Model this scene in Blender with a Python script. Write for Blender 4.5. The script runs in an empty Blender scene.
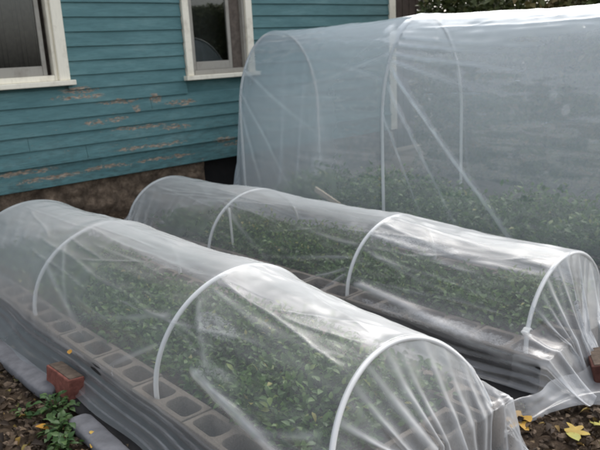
import bpy, bmesh, math, random
import numpy as np
from mathutils import Matrix, Vector, noise as mnoise

rng = np.random.default_rng(7)
random.seed(7)
scene = bpy.context.scene
COL = scene.collection
PI = math.pi

# ------------------------------------------------------------------ helpers
def link(o, parent=None):
    COL.objects.link(o)
    if parent is not None:
        o.parent = parent
    return o

def tag(o, label=None, cat=None, group=None, kind=None):
    if label: o['label'] = label
    if cat: o['category'] = cat
    if group: o['group'] = group
    if kind: o['kind'] = kind
    return o

def empty(name, loc=(0, 0, 0), rz=0, label=None, cat=None, group=None):
    o = bpy.data.objects.new(name, None)
    o.location = loc
    o.rotation_euler = (0, 0, rz)
    o.empty_display_size = .05
    link(o)
    return tag(o, label, cat, group)

def np_mesh(name, V, F, mat, parent=None, smooth=True, attrs=None, matrix=None):
    """V (n,3), F (m,k) with a constant k"""
    V = np.asarray(V, np.float32); F = np.asarray(F, np.int32)
    me = bpy.data.meshes.new(name)
    n, (m, k) = len(V), F.shape
    me.vertices.add(n); me.vertices.foreach_set('co', V.ravel())
    me.loops.add(m * k); me.loops.foreach_set('vertex_index', F.ravel())
    me.polygons.add(m)
    me.polygons.foreach_set('loop_start', np.arange(0, m * k, k, dtype=np.int32))
    me.polygons.foreach_set('use_smooth', np.full(m, smooth))
    for an, av in (attrs or {}).items():
        at = me.attributes.new(an, 'FLOAT', 'POINT')
        at.data.foreach_set('value', np.asarray(av, np.float32))
    me.update(calc_edges=True); me.validate()
    me.materials.append(mat)
    o = bpy.data.objects.new(name, me)
    if matrix is not None: o.matrix_world = matrix
    return link(o, parent)

def bm_obj(name, bm, mat, parent=None, smooth=False, loc=None, rot=None):
    me = bpy.data.meshes.new(name)
    bmesh.ops.recalc_face_normals(bm, faces=bm.faces)
    for f in bm.faces: f.smooth = smooth
    bm.to_mesh(me); bm.free()
    me.materials.append(mat)
    o = bpy.data.objects.new(name, me)
    if loc is not None: o.location = loc
    if rot is not None: o.rotation_euler = rot
    return link(o, parent)

def add_box(bm, x0, x1, y0, y1, z0, z1, bev=0.0, seg=1):
    r = bmesh.ops.create_cube(bm, size=1)
    vs = r['verts']
    for v in vs:
        v.co = Vector((x0 + (v.co.x + .5) * (x1 - x0), y0 + (v.co.y + .5) * (y1 - y0), z0 + (v.co.z + .5) * (z1 - z0)))
    if bev > 0:
        es = set(e for v in vs for e in v.link_edges)
        bmesh.ops.bevel(bm, geom=list(es), offset=bev, segments=seg, profile=.5, affect='EDGES')

def box_obj(name, b, mat, parent=None, bev=.004, seg=2):
    bm = bmesh.new(); add_box(bm, *b, bev=bev, seg=seg)
    return bm_obj(name, bm, mat, parent)

def tube_np(P, r, n=12, caps=True):
    """tube round polyline P (m,3) -> V,F quads"""
    P = np.asarray(P, float); m = len(P)
    rad = np.full(m, r) if np.isscalar(r) else np.asarray(r, float)
    T = np.gradient(P, axis=0); T /= np.linalg.norm(T, axis=1)[:, None]
    up = np.array([0, 0, 1.0]) if abs(T[0, 2]) < .9 else np.array([1.0, 0, 0])
    N = np.cross(T[0], up); N /= np.linalg.norm(N)
    V = []
    for i in range(m):
        N = N - T[i] * (N @ T[i]); N /= np.linalg.norm(N)
        B = np.cross(T[i], N)
        a = np.linspace(0, 2 * PI, n, endpoint=False)
        V.append(P[i] + rad[i] * (np.cos(a)[:, None] * N + np.sin(a)[:, None] * B))
    V = np.concatenate(V)
    i, j = np.meshgrid(np.arange(m - 1), np.arange(n), indexing='ij')
    i = i.ravel(); j = j.ravel(); j2 = (j + 1) % n
    F = np.stack([i * n + j, i * n + j2, (i + 1) * n + j2, (i + 1) * n + j], 1)
    if caps:
        c0 = len(V); V = np.concatenate([V, P[:1], P[-1:]])
        k = np.arange(0, n, 2)
        F = np.concatenate([F, np.stack([np.full(len(k), c0), (k + 2) % n, (k + 1) % n, k], 1),
                            np.stack([np.full(len(k), c0 + 1), (m - 1) * n + k, (m - 1) * n + (k + 1) % n, (m - 1) * n + (k + 2) % n], 1)])
    return V, F

def fbm(x, y, z=0.0, oct=4):
    return mnoise.fractal(Vector((x, y, z)), .9, 2.1, oct)

def snoise(X, Y, scale, seed=0):
    """cheap smooth 2-D value noise on arrays, range about -1..1"""
    r = np.random.default_rng(seed).uniform(-1, 1, (97, 97))
    x = np.asarray(X) * scale; y = np.asarray(Y) * scale
    xi = np.floor(x).astype(int); yi = np.floor(y).astype(int)
    fx = x - xi; fy = y - yi
    fx = fx * fx * fx * (fx * (fx * 6 - 15) + 10); fy = fy * fy * fy * (fy * (fy * 6 - 15) + 10)
    g = lambda a, b: r[a % 97, b % 97]
    return (g(xi, yi) * (1 - fx) + g(xi + 1, yi) * fx) * (1 - fy) + (g(xi, yi + 1) * (1 - fx) + g(xi + 1, yi + 1) * fx) * fy

def grid_faces(nr, nc):
    i, j = np.meshgrid(np.arange(nr - 1), np.arange(nc - 1), indexing='ij')
    a = (i * nc + j).ravel()
    return np.stack([a, a + 1, a + nc + 1, a + nc], 1)

# ------------------------------------------------------------------ materials
class NT:
    def __init__(s, name):
        s.m = bpy.data.materials.new(name); s.m.use_nodes = True
        s.t = s.m.node_tree; s.t.nodes.clear()
        s.out = s.t.nodes.new('ShaderNodeOutputMaterial')
    def n(s, typ, **kw):
        nd = s.t.nodes.new('ShaderNode' + typ)
        for k, v in kw.items(): setattr(nd, k, v)
        return nd
    def set(s, nd, key, v):
        if isinstance(v, bpy.types.NodeSocket): s.t.links.new(v, nd.inputs[key])
        else: nd.inputs[key].default_value = v
    def math(s, op, a, b=0.0, c=None, clamp=False):
        nd = s.n('Math', operation=op, use_clamp=clamp); s.set(nd, 0, a); s.set(nd, 1, b)
        if c is not None: s.set(nd, 2, c)
        return nd.outputs[0]
    def obj(s): return s.n('TexCoord').outputs['Object']
    def map(s, vec, scale=(1, 1, 1), loc=(0, 0, 0)):
        nd = s.n('Mapping'); s.set(nd, 'Vector', vec); nd.inputs['Scale'].default_value = scale; nd.inputs['Location'].default_value = loc
        return nd.outputs[0]
    def noise(s, vec, scale, detail=4, rough=.55, dist=0.0):
        nd = s.n('TexNoise'); s.set(nd, 'Vector', vec); nd.inputs['Scale'].default_value = scale
        nd.inputs['Detail'].default_value = detail; nd.inputs['Roughness'].default_value = rough; nd.inputs['Distortion'].default_value = dist
        return nd.outputs['Fac']
    def ramp(s, fac, stops, interp='LINEAR'):
        nd = s.n('ValToRGB'); s.set(nd, 'Fac', fac); cr = nd.color_ramp; cr.interpolation = interp
        while len(cr.elements) > 1: cr.elements.remove(cr.elements[-1])
        cr.elements[0].position = stops[0][0]; cr.elements[0].color = (*stops[0][1], 1)
        for p, c in stops[1:]:
            e = cr.elements.new(p); e.color = (*c, 1)
        return nd.outputs['Color']
    def rng(s, v, a, b, c=0.0, d=1.0, smooth=False):
        nd = s.n('MapRange'); nd.clamp = True
        if smooth: nd.interpolation_type = 'SMOOTHSTEP'
        s.set(nd, 0, v)
        for i, q in enumerate((a, b, c, d)): nd.inputs[i + 1].default_value = q
        return nd.outputs[0]
    def mixc(s, f, a, b, mode='MIX'):
        nd = s.n('Mix', data_type='RGBA', blend_type=mode); s.set(nd, 0, f)
        for k, v in ((6, a), (7, b)):
            s.set(nd, k, v if isinstance(v, bpy.types.NodeSocket) else (*v, 1))
        return nd.outputs[2]
    def bump(s, h, strength=.3, dist=.01):
        nd = s.n('Bump'); s.set(nd, 'Height', h); nd.inputs['Strength'].default_value = strength; nd.inputs['Distance'].default_value = dist
        return nd.outputs[0]
    def principled(s, col, rough=.7, bump=None, spec=.4, metal=0.0):
        nd = s.n('BsdfPrincipled')
        s.set(nd, 'Base Color', col if isinstance(col, bpy.types.NodeSocket) else (*col, 1))
        s.set(nd, 'Roughness', rough); s.set(nd, 'Specular IOR Level', spec); s.set(nd, 'Metallic', metal)
        if bump is not None: s.set(nd, 'Normal', bump)
        s.t.links.new(nd.outputs[0], s.out.inputs[0])
        return s.m

def m_simple(name, c, rough=.6, var=.25, scale=12, bump=.2, bs=60, spec=.4):
    t = NT(name); o = t.obj()
    n = t.noise(o, scale)
    lo = tuple(x * (1 - var) for x in c); hi = tuple(min(1, x * (1 + var)) for x in c)
    col = t.ramp(n, [(.3, lo), (.7, hi)])
    return t.principled(col, rough, t.bump(t.noise(o, bs), bump, .004), spec)

def m_soil():
    t = NT('soil_earth'); o = t.obj()
    n1 = t.noise(o, 3.0, 6); n2 = t.noise(o, 38, 6, .7)
    c = t.ramp(n2, [(.25, (.012, .008, .005)), (.5, (.05, .034, .022)), (.68, (.10, .072, .048)), (.85, (.17, .13, .095))])
    c = t.mixc(t.rng(n1, .4, .65), c, t.ramp(n2, [(.3, (.02, .014, .009)), (.7, (.085, .06, .036))]))
    return t.principled(c, .92, t.bump(n2, .9, .02), .2)

def m_block():
    t = NT('cinder_concrete'); o = t.obj()
    n = t.noise(o, 9, 5); g = t.noise(o, 160, 3, .7)
    c = t.ramp(n, [(.25, (.085, .068, .053)), (.55, (.155, .126, .10)), (.8, (.23, .195, .16))])
    c = t.mixc(.35, c, t.ramp(g, [(.3, (.045, .038, .032)), (.7, (.25, .22, .19))]))
    return t.principled(c, .93, t.bump(g, .55, .006), .2)

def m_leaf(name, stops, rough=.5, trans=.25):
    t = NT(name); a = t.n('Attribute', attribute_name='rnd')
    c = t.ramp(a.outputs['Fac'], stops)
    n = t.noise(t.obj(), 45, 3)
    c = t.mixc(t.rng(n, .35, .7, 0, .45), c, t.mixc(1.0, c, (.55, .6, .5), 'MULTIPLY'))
    p = t.n('BsdfPrincipled'); t.set(p, 'Base Color', c); t.set(p, 'Roughness', rough); t.set(p, 'Specular IOR Level', .35)
    tr = t.n('BsdfTranslucent'); t.set(tr, 'Color', c)
    mx = t.n('MixShader'); mx.inputs[0].default_value = trans
    t.t.links.new(p.outputs[0], mx.inputs[1]); t.t.links.new(tr.outputs[0], mx.inputs[2])
    t.t.links.new(mx.outputs[0], t.out.inputs[0])
    return t.m

def m_film(name, haze_lo, haze_hi, haze_pts=(), glints=(), tint=(.79, .80, .82), nscale=1.3, crink=.18, pleat_glint=.45, sheen_bands=(), rough=.25):
    """clear polythene: transparent, fogged by condensation (haze), glossy on both faces.
    haze_pts / droplet: ellipsoids ((x,y,z),(rx,ry,rz)) in object space where fog and sky glints are put into the haze;
    attribute 'pleat' = layered folds, and highlights along the ridges put in as white haze."""
    t = NT(name); o = t.obj()
    n = t.noise(o, nscale, 2, .5)
    h = t.rng(n, .3, .7, haze_lo, haze_hi, True)
    def ell(c, r):
        mp = t.map(o, tuple(1 / q for q in r), tuple(-a / q for a, q in zip(c, r)))
        ln = t.n('VectorMath', operation='LENGTH'); t.set(ln, 0, mp)
        return t.rng(ln.outputs['Value'], 1.0, .35, 0, 1, True)
    for c, r, amt in haze_pts:  # fogged film and the pale sky-lit tops, both put in as haze
        h = t.math('ADD', h, t.math('MULTIPLY', ell(c, r), amt))
    # crinkled sky glints painted into the haze as ragged, speckled whitish patches
    specks = t.rng(t.noise(t.map(o, (1, .6, 1)), 70, 3, .65, 1.2), .36, .64)
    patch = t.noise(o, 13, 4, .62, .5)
    glint = None
    for c, r in glints:
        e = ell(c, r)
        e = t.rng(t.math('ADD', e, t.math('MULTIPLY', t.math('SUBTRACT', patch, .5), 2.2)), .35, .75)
        glint = e if glint is None else t.math('MAXIMUM', glint, e)
    if glint is None: glint = t.math('MULTIPLY', specks, 0.0)
    h = t.math('ADD', h, t.math('MULTIPLY', glint, t.math('MULTIPLY_ADD', specks, .20, .03)))
    for c, r in sheen_bands:          # strips of reflected sky painted in as white, ragged haze
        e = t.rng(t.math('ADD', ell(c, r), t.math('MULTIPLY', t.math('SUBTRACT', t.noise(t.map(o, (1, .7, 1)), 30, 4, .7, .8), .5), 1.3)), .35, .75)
        h = t.math('ADD', h, t.math('MULTIPLY', e, t.math('MULTIPLY_ADD', specks, .22, .14)))
    at = t.n('Attribute', attribute_name='pleat_glint')
    pl = t.math('MULTIPLY', at.outputs['Fac'], t.rng(t.noise(o, 9, 3), .3, .7, .6, 1.2))
    h = t.math('ADD', h, t.math('MULTIPLY', pl, pleat_glint), clamp=True)
    w1 = t.noise(t.map(o, (1, .3, 1)), 16, 3, .55, .6); w2 = t.noise(o, 85, 3, .6, .8)
    hgt = t.math('ADD', w1, t.math('MULTIPLY', t.math('MULTIPLY', w2, glint), .6))
    bmp = t.bump(hgt, crink, .010)
    # longer optical path through the film at grazing view
    geo = t.n('NewGeometry')
    dt = t.n('VectorMath', operation='DOT_PRODUCT'); t.set(dt, 0, geo.outputs['Incoming']); t.set(dt, 1, geo.outputs['Normal'])
    cosv = t.math('MAXIMUM', t.math('ABSOLUTE', dt.outputs['Value']), .10)
    clr = t.math('POWER', t.math('SUBTRACT', 1.0, h, clamp=True), t.math('DIVIDE', 1.0, cosv))
    hz = t.math('SUBTRACT', 1.0, clr, clamp=True)
    tr = t.n('BsdfTransparent'); tr.inputs[0].default_value = (.96, .97, .975, 1)
    df = t.n('BsdfDiffuse'); df.inputs[0].default_value = (*tint, 1)
    tl = t.n('BsdfTranslucent'); tl.inputs[0].default_value = (*tint, 1)
    t.set(df, 'Normal', bmp)
    md = t.n('MixShader'); md.inputs[0].default_value = .5
    t.t.links.new(df.outputs[0], md.inputs[1]); t.t.links.new(tl.outputs[0], md.inputs[2])
    m1 = t.n('MixShader'); t.set(m1, 0, hz)
    t.t.links.new(tr.outputs[0], m1.inputs[1]); t.t.links.new(md.outputs[0], m1.inputs[2])
    # reflectance of a thin sheet: the same from both sides
    d2 = t.n('VectorMath', operation='DOT_PRODUCT'); t.set(d2, 0, geo.outputs['Incoming']); t.set(d2, 1, bmp)
    om = t.math('SUBTRACT', 1.0, t.math('ABSOLUTE', d2.outputs['Value']), clamp=True)
    frs = t.math('ADD', t.math('MULTIPLY', t.math('POWER', om, 4.5), .85), .06, clamp=True)
    gl = t.n('BsdfGlossy'); gl.inputs['Color'].default_value = (1, 1, 1, 1); gl.inputs['Roughness'].default_value = rough
    t.set(gl, 'Normal', bmp)
    m2 = t.n('MixShader'); t.set(m2, 0, frs)
    t.t.links.new(m1.outputs[0], m2.inputs[1]); t.t.links.new(gl.outputs[0], m2.inputs[2])
    t.t.links.new(m2.outputs[0], t.out.inputs[0])
    return t.m

def m_siding():
    t = NT('peeling_teal_paint'); o = t.obj()
    n = t.noise(t.map(o, (1.2, 1, 6)), 2.2, 5); st = t.noise(t.map(o, (3, 1, 40)), 4, 4, .6)
    c = t.ramp(n, [(.25, (.072, .172, .184)), (.55, (.100, .220, .232)), (.8, (.155, .285, .292))])
    c = t.mixc(t.rng(st, .45, .75, 0, .5), c, (.040, .098, .108))
    # grime low on the wall
    sep = t.n('SeparateXYZ'); t.set(sep, 0, o)
    gm = t.math('MULTIPLY', t.rng(sep.outputs['Z'], 1.15, .5, 0, 1), t.rng(t.noise(t.map(o, (2, 1, 9)), 5, 5, .7), .45, .65))
    c = t.mixc(t.math('MULTIPLY', gm, .55), c, (.045, .060, .058))
    # paint worn off in patches with shapes of their own
    spots = [((2.62, 1.30), (.17, .030)), ((2.60, 1.24), (.25, .020)), ((3.40, 1.17), (.065, .055)), ((3.18, 1.08), (.05, .04)), ((3.70, 1.10), (.19, .028)), ((2.72, .99), (.10, .025)),
             ((3.00, 1.17), (.22, .02)), ((2.95, 1.00), (.13, .02)), ((3.60, .86), (.17, .028)), ((3.30, .70), (.4, .018)), ((4.20, .66), (.16, .025)), ((2.20, .54), (.3, .022)), ((2.75, .56), (.3, .02)),
             ((4.35, .60), (.2, .02)), ((3.20, .90), (.3, .018)), ((2.0, .62), (.3, .02)), ((3.45, .56), (.35, .018))]
    mask = None
    wob = t.n('TexNoise'); t.set(wob, 'Vector', o); wob.inputs['Scale'].default_value = 14; wob.inputs['Detail'].default_value = 4
    sub = t.n('VectorMath', operation='SUBTRACT'); t.set(sub, 0, wob.outputs['Color']); sub.inputs[1].default_value = (.5, .5, .5)
    scl = t.n('VectorMath', operation='MULTIPLY'); t.set(scl, 0, sub.outputs[0]); scl.inputs[1].default_value = (.16, 0, .07)
    ad = t.n('VectorMath', operation='ADD'); t.set(ad, 0, o); t.set(ad, 1, scl.outputs[0])
    for (x, z), (rx, rz) in spots:
        mp = t.map(ad.outputs[0], (1 / rx, 0, 1 / rz), (-x / rx, 0, -z / rz))
        ln = t.n('VectorMath', operation='LENGTH'); t.set(ln, 0, mp)
        e = t.rng(ln.outputs['Value'], 1.15, .75)
        mask = e if mask is None else t.math('MAXIMUM', mask, e)
    flk = t.noise(t.map(o, (1, 1, 2.4)), 26, 5, .7)
    mask = t.math('MULTIPLY', mask, t.rng(flk, .44, .52))
    low = t.math('MULTIPLY', t.rng(sep.outputs['Z'], 1.35, .55, 0, 1), t.rng(t.noise(t.map(o, (1, 1, 2.5)), 15, 6, .72), .63, .67))
    mask = t.math('MAXIMUM', mask, t.math('MULTIPLY', low, .8))
    wood = t.ramp(t.noise(t.map(o, (2, 1, 12)), 9, 4), [(.3, (.10, .075, .058)), (.48, (.26, .20, .15)), (.68, (.50, .43, .34))])
    c = t.mixc(mask, c, wood)
    b = t.math('ADD', t.math('MULTIPLY', st, .3), t.math('MULTIPLY', mask, -.6))
    return t.principled(c, .62, t.bump(b, .5, .004), .35)

def m_paint(name, c, dirt=(.25, .2, .14)):
    t = NT(name); o = t.obj()
    n = t.noise(o, 7, 6, .65); st = t.noise(t.map(o, (9, 9, 1.2)), 8, 4)
    col = t.mixc(t.rng(n, .52, .75, 0, .55), c, dirt)
    col = t.mixc(t.rng(st, .5, .8, 0, .25), col, tuple(x * .6 for x in c))
    return t.principled(col, .5, t.bump(st, .2, .003), .4)

def m_rubble():
    t = NT('rubble_stone'); o = t.obj()
    v = t.n('TexVoronoi'); t.set(v, 'Vector', o); v.inputs['Scale'].default_value = 9
    n = t.noise(o, 26, 6, .7)
    c = t.ramp(n, [(.25, (.085, .060, .042)), (.5, (.19, .14, .10)), (.75, (.34, .26, .19))])
    c = t.mixc(t.rng(v.outputs['Distance'], .2, .75, 0, .6), c, (.03, .023, .018))
    return t.principled(c, .95, t.bump(n, .8, .02), .2)

def m_glass(name):
    t = NT(name)
    g = t.n('BsdfGlossy'); g.inputs['Roughness'].default_value = .03
    tr = t.n('BsdfTransparent'); tr.inputs[0].default_value = (.75, .78, .78, 1)
    fr = t.n('Fresnel'); fr.inputs[0].default_value = 1.52
    mx = t.n('MixShader'); t.set(mx, 0, t.math('MULTIPLY', fr.outputs[0], 1.7, clamp=True))
    t.t.links.new(tr.outputs[0], mx.inputs[1]); t.t.links.new(g.outputs[0], mx.inputs[2]); t.t.links.new(mx.outputs[0], t.out.inputs[0])
    return t.m

SOIL = m_soil(); BLOCK = m_block()
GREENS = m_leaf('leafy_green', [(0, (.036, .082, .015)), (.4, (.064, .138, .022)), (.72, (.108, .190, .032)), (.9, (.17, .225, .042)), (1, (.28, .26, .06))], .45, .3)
HEDGE = m_leaf('hedge_leaf', [(0, (.075, .095, .036)), (.45, (.14, .16, .058)), (.7, (.20, .175, .07)), (.88, (.22, .15, .07)), (1, (.27, .22, .09))], .55, .2)
LITTER = m_leaf('dead_leaf', [(0, (.020, .013, .009)), (.4, (.050, .031, .018)), (.65, (.085, .055, .032)), (.82, (.14, .10, .065)), (.93, (.22, .14, .035)), (1, (.08, .11, .035))], .8, .1)
WEED = m_leaf('weed_leaf', [(0, (.030, .075, .020)), (.5, (.052, .110, .030)), (1, (.10, .16, .055))], .5, .25)
YLEAF = m_leaf('yellow_leaf', [(0, (.50, .25, .035)), (.5, (.60, .34, .05)), (1, (.66, .43, .09))], .6, .2)
OLEAF = m_leaf('olive_leaf', [(0, (.36, .22, .03)), (.5, (.45, .33, .05)), (1, (.34, .34, .08))], .6, .2)
PVC = m_simple('white_pipe', (.70, .70, .69), .32, .05, 6, .05, spec=.5)
CREAM = m_paint('cream_trim_paint', (.90, .85, .72), (.42, .35, .25))
GREYTRIM = m_paint('grey_sash_paint', (.36, .34, .30), (.16, .14, .11))
SIDING = m_siding(); RUBBLE = m_rubble(); GLASS = m_glass('window_glass')
DARKROOM = m_simple('dark_room', (.12, .115, .11), .8)
CELLAR = m_simple('cellar_dark', (.012, .011, .011), .9)
CURTAIN = m_simple('brown_curtain', (.13, .105, .088), .9, .3, 20)
BLACKSHEET = m_simple('black_sheet', (.022, .021, .021), .85, .35, 9, .6, 120, .2)
STONE = m_simple('edging_concrete', (.15, .15, .16), .85, .25, 14, .5, 90, .2)
BRICKM = m_simple('red_brick', (.20, .075, .058), .85, .35, 22, .7, 90, .2)
BRICKD = m_simple('dark_brown_brick', (.085, .036, .028), .85, .35, 22, .6, 90, .2)
BRICKTOP = m_simple('weathered_brick_bed', (.105, .080, .062), .9, .35, 30, .7, 90, .2)
WOODL = m_simple('pale_wood', (.50, .40, .29), .7, .2, 30, .3)
DARKBOARD = m_simple('dark_board_wood', (.045, .030, .022), .8, .35, 9, .4)
POSTW = m_simple('weathered_post_wood', (.42, .38, .30), .85, .25, 12, .4)
BARK = m_simple('hedge_bark', (.075, .055, .040), .9, .3, 20, .6)
SHINGLE = m_simple('roof_shingle', (.07, .065, .06), .9, .35, 18, .6)
LABELM = m_simple('white_plastic', (.78, .77, .73), .45, .08)

# ------------------------------------------------------------------ camera (calibrated from the photograph)
CAMH = 1.55
f = 670.265; cx, cy = 300.0, 225.0
a = np.array([1100 - cx, 10 - cy, f]); b = np.array([-300 - cx, 82 - cy, f])
X = a / np.linalg.norm(a); Y = b / np.linalg.norm(b)
Y = Y - (Y @ X) * X; Y /= np.linalg.norm(Y); Z = np.cross(X, Y)
R = np.stack([X, Y, Z], 1)
cam_d = bpy.data.cameras.new('camera'); cam = link(bpy.data.objects.new('camera', cam_d))
right, down, fwd = R[0], R[1], R[2]
M = Matrix.Identity(4)
for i in range(3):
    M[i][0] = right[i]; M[i][1] = -down[i]; M[i][2] = -fwd[i]
M[2][3] = CAMH
cam.matrix_world = M
cam_d.sensor_width = 36; cam_d.lens = f / 600 * 36; cam_d.clip_start = .05; cam_d.clip_end = 2000
cam_d.dof.use_dof = True; cam_d.dof.focus_distance = 2.5; cam_d.dof.aperture_fstop = 5.6
scene.camera = cam

# ------------------------------------------------------------------ ground
def nonuni(lo, hi, step, far):
    mid = np.arange(lo, hi, step)
    out = []; d = step; p = hi
    while p < far: out.append(p); d *= 1.35; p += d
    out2 = []; d = step; p = lo - step
    while p > -far: out2.append(p); d *= 1.35; p -= d
    return np.array(out2[::-1] + list(mid) + out)
gx = nonuni(.3, 5.2, .025, 400); gy = nonuni(.8, 6.3, .025, 400)
GX, GY = np.meshgrid(gx, gy, indexing='ij')
near = np.exp(-np.maximum(0, np.hypot(GX - 2.5, GY - 3) - 4) / 3)
def ground_h(x, y):
    return .018 * snoise(x, y, 3.1, 1) + .012 * snoise(x, y, 9, 2) + .008 * snoise(x, y, 23, 3)
GZ = (ground_h(GX, GY) - .012) * near
# bank of loose earth against the foundation
GZ += .10 * np.exp(-np.maximum(0, 6.1 - GY) / .25) * (GY < 6.6) * (GX < 7) * (GX > -4)
V = np.stack([GX, GY, GZ], 2).reshape(-1, 3)
tag(np_mesh('ground', V, grid_faces(len(gx), len(gy)), SOIL), kind='structure')

# ------------------------------------------------------------------ leaf scatter
def leaf_template(nl=4, w=.5, curl=.25, fold=.18, point=1.0):
    """leaf along +x, length 1; 3 columns x (nl+1) rows"""
    V = []
    for i in range(nl + 1):
        t = i / nl
        hw = w * .5 * math.sin(PI * min(1, t ** .75 * .96 + .03)) ** point
        z = -curl * t * t
        V += [(t, -hw, z + fold * hw), (t, 0, z), (t, hw, z + fold * hw)]
    F = []
    for i in range(nl):
        for j in range(2):
            k = i * 3 + j; F.append((k, k + 1, k + 4, k + 3))
    return np.array(V), np.array(F)

def lobed_template(n=24, seed=0):
    """maple-like flat leaf as a fan of quads, radius about .5"""
    r = np.random.default_rng(seed)
    V = [(0, 0, 0)]
    m = n * 2
    for i in range(m):
        a = 2 * PI * i / m
        lob = .21 + .29 * abs(math.cos(2.5 * a)) ** 1.4 + (.035 if i % 2 else 0)
        if abs(a - PI) < .3: lob *= .75
        V.append((lob * math.cos(a), lob * math.sin(a), .10 * math.cos(2 * a + 1) * lob + .05 * r.uniform(-1, 1) * lob))
    F = [(0, 1 + i, 1 + (i + 1) % m, 1 + (i + 2) % m) for i in range(0, m, 2)]
    return np.array(V), np.array(F)

def scatter(P, Dir, size, tpl, up=None, roll=None):
    """leaves at P (n,3) along unit Dir with size (n,)"""
    n = len(P); tv, tf = tpl
    D = Dir / np.linalg.norm(Dir, axis=1)[:, None]
    U = np.tile([0, 0, 1.0], (n, 1)) if up is None else up
    S = np.cross(U, D); l = np.linalg.norm(S, axis=1); S[l < 1e-3] = (1, 0, 0); S /= np.linalg.norm(S, axis=1)[:, None]
    N = np.cross(D, S)
    if roll is not None:
        c, s_ = np.cos(roll)[:, None], np.sin(roll)[:, None]
        S, N = S * c + N * s_, N * c - S * s_
    W = P[:, None] + size[:, None, None] * (tv[None, :, :1] * D[:, None] + tv[None, :, 1:2] * S[:, None] + tv[None, :, 2:] * N[:, None])
    F = (tf[None] + (np.arange(n) * len(tv))[:, None, None]).reshape(-1, tf.shape[1])
    return W.reshape(-1, 3), F

def rnd_attr(vals, tpl): return np.repeat(vals, len(tpl[0]))

# leaf litter and crumbs on the open soil
def litter():
    T = leaf_template(3, .66, .5, .7)
    xs, ys = [], []
    def rect(n, x0, x1, y0, y1):
        xs.append(rng.uniform(x0, x1, n)); ys.append(rng.uniform(y0, y1, n))
    rect(1500, .45, 1.02, 1.7, 4.6); rect(700, 2.0, 3.4, .85, 1.5); rect(500, 2.1, 2.45, 1.4, 5); rect(500, 3.4, 3.9, 1.2, 5.5); rect(500, 1, 4, 5.3, 6.0)
    x = np.concatenate(xs); y = np.concatenate(ys); n = len(x)
    P = np.stack([x, y, ground_h(x, y) - .004 + rng.uniform(0, .02, n)], 1)
    an = rng.uniform(0, 2 * PI, n)
    D = np.stack([np.cos(an), np.sin(an), rng.uniform(-.25, .45, n)], 1)
    s = rng.uniform(.015, .055, n) * rng.uniform(.6, 1.2, n)
    V, F = scatter(P, D, s, T, roll=rng.uniform(-.9, .9, n))
    return V, F, rnd_attr(rng.uniform(0, 1, n) ** 1.2, T)
V, F, A_ = litter()
tag(np_mesh('leaf_litter', V, F, LITTER, attrs={'rnd': A_}), kind='stuff')

def clods():
    # crumbs of earth and small pale stones
    bm = bmesh.new()
    bmesh.ops.create_icosphere(bm, subdivisions=1, radius=1)
    tv = np.array([v.co for v in bm.verts]); tf = np.array([[v.index for v in fc.verts] for fc in bm.faces]); bm.free()
    regs = [(700, .45, 1.0, 1.7, 4.6), (600, 2.0, 3.3, .85, 1.5), (500, .8, 4.2, 5.45, 6.0), (200, 3.45, 3.85, 1.2, 5.5)]
    xs = np.concatenate([rng.uniform(a, b, n) for n, a, b, c, d in regs]); ys = np.concatenate([rng.uniform(c, d, n) for n, a, b, c, d in regs])
    n = len(xs); s = rng.uniform(.004, .016, n) * rng.choice([1, 1, 1.6], n)
    bank = .10 * np.exp(-np.maximum(0, 6.1 - ys) / .25)
    P = np.stack([xs, ys, ground_h(xs, ys) - .012 + bank + s * .4], 1)
    V = P[:, None] + s[:, None, None] * tv[None] * rng.uniform(.65, 1.25, (n, len(tv), 1)) * rng.uniform(.6, 1.3, (n, 1, 3))
    F = (tf[None] + (np.arange(n) * len(tv))[:, None, None]).reshape(-1, 3)
    return V.reshape(-1, 3), F
V, F = clods()
tag(np_mesh('soil_crumbs', V, F, RUBBLE, smooth=False), kind='stuff')

# ------------------------------------------------------------------ cinder blocks
def block_mesh(name, L, cells, W=.19):
    cu = bpy.data.curves.new(name, 'CURVE'); cu.dimensions = '2D'; cu.fill_mode = 'BOTH'
    cu.extrude = .091; cu.bevel_depth = .004; cu.bevel_resolution = 1; cu.offset = -.004
    def spl(pts):
        s = cu.splines.new('POLY'); s.points.add(len(pts) - 1)
        for p, q in zip(s.points, pts): p.co = (q[0], q[1], 0, 1)
        s.use_cyclic_u = True
    spl([(-W / 2, -L / 2), (W / 2, -L / 2), (W / 2, L / 2), (-W / 2, L / 2)])
    for c in cells:
        hx, hy, r = W / 2 - .024, .080, .030
        pts = []
        for qx, qy, a0 in ((1, 1, 0), (-1, 1, 90), (-1, -1, 180), (1, -1, 270)):
            for k in range(5):
                a = math.radians(a0 + k * 22.5)
                pts.append((qx * (hx - r) + r * math.cos(a), c + qy * (hy - r) + r * math.sin(a)))
        spl(pts[::-1])
    o = bpy.data.objects.new('tmp', cu); COL.objects.link(o)
    dg = bpy.context.evaluated_depsgraph_get()
    me = bpy.data.meshes.new_from_object(o.evaluated_get(dg))
    me.name = name
    bpy.data.objects.remove(o)
    bm = bmesh.new(); bm.from_mesh(me)
    bmesh.ops.remove_doubles(bm, verts=bm.verts, dist=.0003)
    rr = random.Random(5)
    for v in bm.verts:
        v.co += Vector((rr.uniform(-1, 1), rr.uniform(-1, 1), rr.uniform(-1, 1))) * .0012
    bmesh.ops.recalc_face_normals(bm, faces=bm.faces)
    bm.to_mesh(me); bm.free()
    me.materials.clear(); me.materials.append(BLOCK)
    return me
MESHES = {(w, h): block_mesh('cinder_block', .19 if h else .39, (0,) if h else (-.098, .098), w) for w in (.19, .145) for h in (False, True)}
ORD = ['first', 'second', 'third', 'fourth', 'fifth', 'sixth', 'seventh', 'eighth', 'ninth', 'tenth', 'eleventh']
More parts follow.
